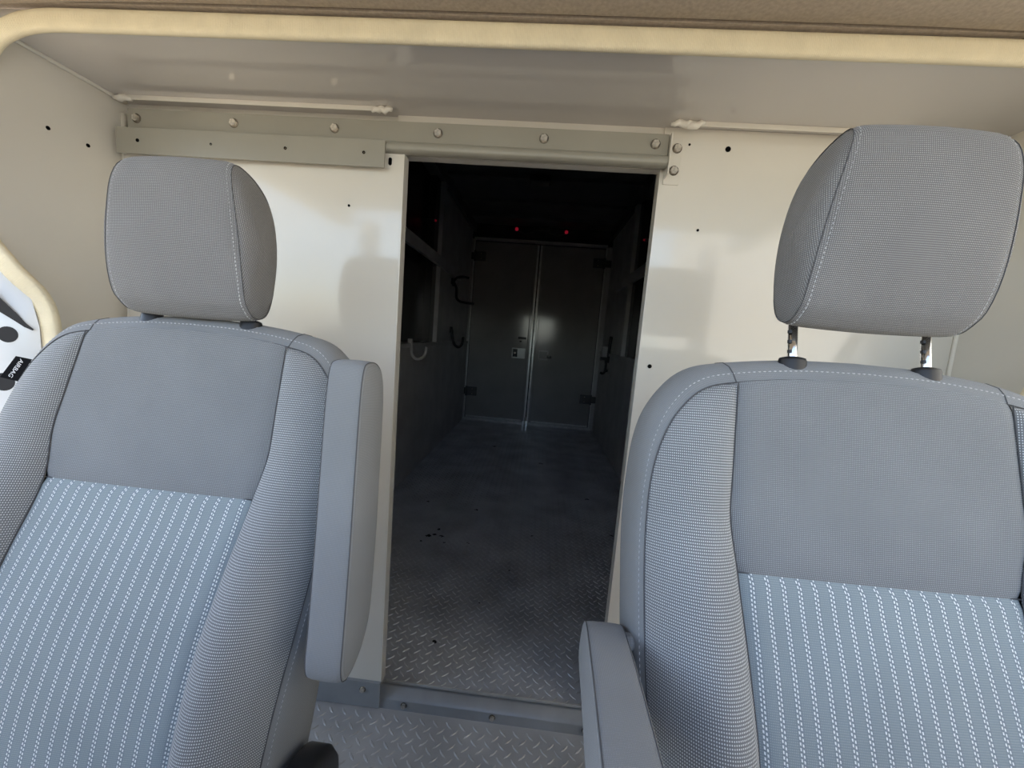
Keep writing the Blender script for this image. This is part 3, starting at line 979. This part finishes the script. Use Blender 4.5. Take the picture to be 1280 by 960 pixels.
    part(MB().grid(P, U), 'headrest_cover', F_HEAD, parent=hd)
    for sg in (-1, 1):
        P, U = [], []
        for k in range(9):
            t = k / 8
            r, ru = [], []
            for i in range(n + 1):
                d_, h_ = cl[i % n]
                q = 1 - t
                dd, hh = cx_ + (d_ - cx_) * q, ch_ + (h_ - ch_) * q
                dome = .016 * (1 - q ** 2.2) ** .8
                rx, rh = d_ - cx_, h_ - ch_
                l = math.hypot(rx, rh)
                pull = .004 if k == 0 else 0
                W_ = WH(h_) * q + WH(ch_) * t
                r.append((sg * (W_ + dome - .0005), hh + lift - rh / l * pull, dd - rx / l * pull))
                ru.append((dd, hh))
            P.append(r if sg < 0 else r[::-1])
            U.append(ru if sg < 0 else ru[::-1])
        part(MB().grid(P, U), 'headrest_side', F_HEAD, parent=hd)
        st = MB()
        pts, ns, sp_ = [], [], []
        for i in range(n + 1):
            d_, h_ = cl[i % n]
            rx, rh = d_ - cx_, h_ - ch_
            l = math.hypot(rx, rh)
            pts.append(T((sg * (WH(h_) - .0065), h_ + lift - rh / l * .0010, d_ - rx / l * .0010)))
            ns.append(Tn((0, rh / l, rx / l)))
            sp_.append(T((sg * (WH(h_) + .0005), h_ + lift - rh / l * .0036, d_ - rx / l * .0036)))
        stitch_mesh(st, pts, ns, L=.0042, G=.0016, W=.0012)
        tag(st.build('stitching', THREAD, hd), kind='stuff')
        tag(MB().tube(sp_, .0006, 6).build('seam_line', SEAM, hd, smooth=True), kind='stuff')
        # post, notches and sleeve
        top = (sg * .091, .33 + lift, .034)
        bot = (sg * .091, .20, .034)
        mbp = MB().tube([T(bot), T(top)], .0060, 14)
        po = mbp.build('headrest_post', CHROME, hd, smooth=True)
        if sg > 0 or lift > 0:
            for q in range(4):
                h_ = .296 + q * .014
                if h_ > .29 + lift: break
                MB().tube([T((sg * .091 - .0052, h_ - .002, .032)), T((sg * .091 - .0052, h_ + .002, .032))], .0032, 8).build('post_notch', BLACK, po)
        rr = []
        for (s_, hh) in ((1.0, .262), (1.0, .283), (.93, .2865), (.55, .2885), (.0, .2885)):
            rr.append([T((sg * .091 + .0185 * s_ * math.cos(a), hh, .034 + .0125 * s_ * math.sin(a))) for a in np.linspace(0, 2 * PI, 20, endpoint=False)])
        MB().grid(rr, [[(0, 0)] * 20] * 5, wrap=True).build('post_sleeve', BLACK, hd, smooth=True)

    # ---- fold-up armrest on the inboard side
    sgn, cw_, ang, tiltw, ph, pd = arm
    am = empty('armrest', (0, 0, 0))
    am.parent = root
    Lr, Wd, Th = .405, .052, .086
    ax = Vector((0, math.cos(ang), -math.sin(ang)))       # (w,h,d) direction of the arm
    no = Vector((0, math.sin(ang), math.cos(ang)))        # towards the padded top
    # outline of the pad seen from the side: along axis (a) and across (b)
    outl = catmull([(-.066, -.030), (-.060, -.006), (-.042, .018), (-.008, .036), (.06, .042), (.13, .044), (.25, .043), (.31, .040), (.345, .030), (.359, .008), (.357, -.020), (.345, -.034), (.30, -.040), (.20, -.042), (.10, -.043), (0, -.046), (-.040, -.048), (-.060, -.042), (-.066, -.030)], 4)[:-1]
    n = len(outl)
    def AP(w_, a_, b_):
        v = ax * a_ + no * b_
        return T((sgn * (cw_ + w_) + sgn * tiltw * a_, ph + v.y, pd + v.z))
    edge = [(-.026, .86), (-.0255, .93), (-.023, .98), (-.017, 1.0), (-.008, 1.006), (0, 1.008), (.008, 1.006), (.017, 1.0), (.023, .98), (.0255, .93), (.026, .86)]
    P, U = [], []
    acc_ = 0
    for i in range(n + 1):
        a_, b_ = outl[i % n]
        if i: acc_ += math.hypot(a_ - outl[i - 1][0], b_ - outl[i - 1][1])
        cxa = max(.0, min(.31, a_))
        P.append([AP(w_, cxa + (a_ - cxa) * s_, b_ * s_) for w_, s_ in edge])
        U.append([(w_ * 1.2, acc_) for w_, s_ in edge])
    mb = MB().grid(P, U)
    mb.build('arm_pad', F_CAP, am, smooth=True)
    for e_ in (-1, 1):
        P, U = [], []
        for q in np.linspace(.86, 0, 6):
            row = []
            for i in range(n + 1):
                a_, b_ = outl[i % n]
                cxa = max(.0, min(.31, a_))
                row.append((e_ * (.026 + .004 * (1 - (q / .86) ** 2)), cxa + (a_ - cxa) * q, b_ * q))
            P.append([AP(*p) for p in row])
            U.append([(p[1], p[2]) for p in row])
        MB().grid(P, U).build('arm_side', F_CAP, am, smooth=True)
        sp_ = []
        for i in range(n + 1):
            a_, b_ = outl[i % n]
            cxa = max(.0, min(.31, a_))
            sp_.append(AP(e_ * .0238, cxa + (a_ - cxa) * .972, b_ * .972))
        tag(MB().tube(sp_, .0008, 6).build('seam_line', SEAM, am, smooth=True), kind='stuff')
    MB().tube([AP(-.055, .0, .022), AP(-.02, .0, .022)], .010, 16)  .build('arm_pivot', F_CAP, am, smooth=False)

    # ---- cushion, side shields and base (just below the picture)
    cu = empty('seat_cushion', (0, 0, 0))
    cu.parent = root
    y1 = T((0, -.44, 0))[1] + .10
    P, U = [], []
    for i in range(25):
        th_ = -PI / 2 + PI * i / 24
        r, ru = [], []
        for j in range(48):
            a = 2 * PI * j / 48
            c_, s_ = math.cos(a), math.sin(a)
            k = math.cos(th_) ** .35 if math.cos(th_) > 1e-6 else 0
            x = .265 * math.copysign(abs(c_) ** .4, c_) * k
            y = y1 - .24 + .25 * math.copysign(abs(s_) ** .4, s_) * k
            z = .375 + .062 * math.copysign(abs(math.sin(th_)) ** .6, math.sin(th_))
            z += .010 * (abs(x) / .26) ** 2 - .02 * max(0, (y - (y1 - .24)) / .25)
            r.append((x, y, z))
            ru.append((x, y))
        P.append(r)
        U.append(ru)
    MB().grid(P, U, wrap=True).build('cushion_pad', F_BOL, cu, smooth=True)
    MB().box(-.21, .21, y1 - .42, y1 - .04, .0, .32).build('seat_base', BLACK, root, bevel=.015)
    for sg in (-1, 1):
        # recliner shield: rounded black cover at the foot of the backrest
        ol = catmull([(-.055, -.52), (-.055, -.42), (-.03, -.365), (.02, -.345), (.075, -.358), (.105, -.40), (.11, -.47), (.10, -.52)], 4)
        P = []
        for x in (.292, .296, .320, .330, .332):
            s_ = {.292: 1, .296: 1, .320: 1, .330: .93, .332: .8}[x]
            P.append([T((sg * x, -.45 + (q[1] + .45) * s_, .03 + (q[0] - .03) * s_)) for q in ol])
        mb = MB().grid(P)
        m0 = len(mb.v)
        mb.f.append(tuple(range(m0 - len(ol), m0)))
        mb.build('recliner_shield', BLACK, root, smooth=True)
        bx_ = MB().box(sg * .30 - .012, sg * .30 + .012, y1 - .36, y1 + .0, .26, .36)
        bx_.build('side_valance', BLACK, root, bevel=.006)
    return root, T

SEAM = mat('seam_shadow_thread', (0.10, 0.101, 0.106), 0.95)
seatL, TL = make_seat(-.588, .556, EYE - .278, -.009, .271, 0.0, (1, .346, 0.10, -.05, -.138, -.012),
                      'grey cloth passenger seat with its armrest folded up and headrest down')
seatR, TR = make_seat(.448, .497, EYE - .273, .028, .214, .046, (-1, .332, PI / 2 + .06, 0.10, -.125, .02),
                      'grey cloth driver seat with its armrest lowered and headrest raised')

# airbag tag sewn into the outboard seam of the passenger seat

tg = empty('airbag_tag', (0, 0, 0))
tg.parent = seatL
TAGB = mat('black_woven_tag', (0.004, 0.004, 0.005), 0.9, spec=0.1, bump=(900, .3, .0004))
tq = [(-.320, .190), (-.262, .184), (-.284, .144), (-.338, .151)]
vs = [TL((a, b, .030)) for a, b in tq] + [TL((a, b, .0315)) for a, b in tq]
MB().add(vs, [(0, 1, 2, 3), (7, 6, 5, 4), (0, 4, 5, 1), (1, 5, 6, 2), (2, 6, 7, 3), (3, 7, 4, 0)]).build('tag_cloth', TAGB, tg)
cu_ = bpy.data.curves.new('tag_lettering', 'FONT')
cu_.body = 'AIRBAG'
cu_.size = 1.0
cu_.align_x = 'CENTER'
cu_.align_y = 'CENTER'
tmp = bpy.data.objects.new('tmp', cu_)
COL.objects.link(tmp)
me_t = bpy.data.meshes.new_from_object(tmp.evaluated_get(bpy.context.evaluated_depsgraph_get()))
bpy.data.objects.remove(tmp)
xs = [v.co.x for v in me_t.vertices]
Lx = max(xs) - min(xs)
rd = Vector((-.0145, -.0335)).normalized()          # reading direction in the seat's (w, h)
td = Vector((-rd.y, rd.x))
cen = Vector((-.3125, .1685))
for v in me_t.vertices:
    q = cen + rd * (v.co.x / Lx * .0345) + td * (v.co.y / Lx * .0345 * 1.25)
    v.co = TL((q.x, q.y, .0294))
me_t.materials.append(TAGW)
link('tag_lettering', me_t, tg)
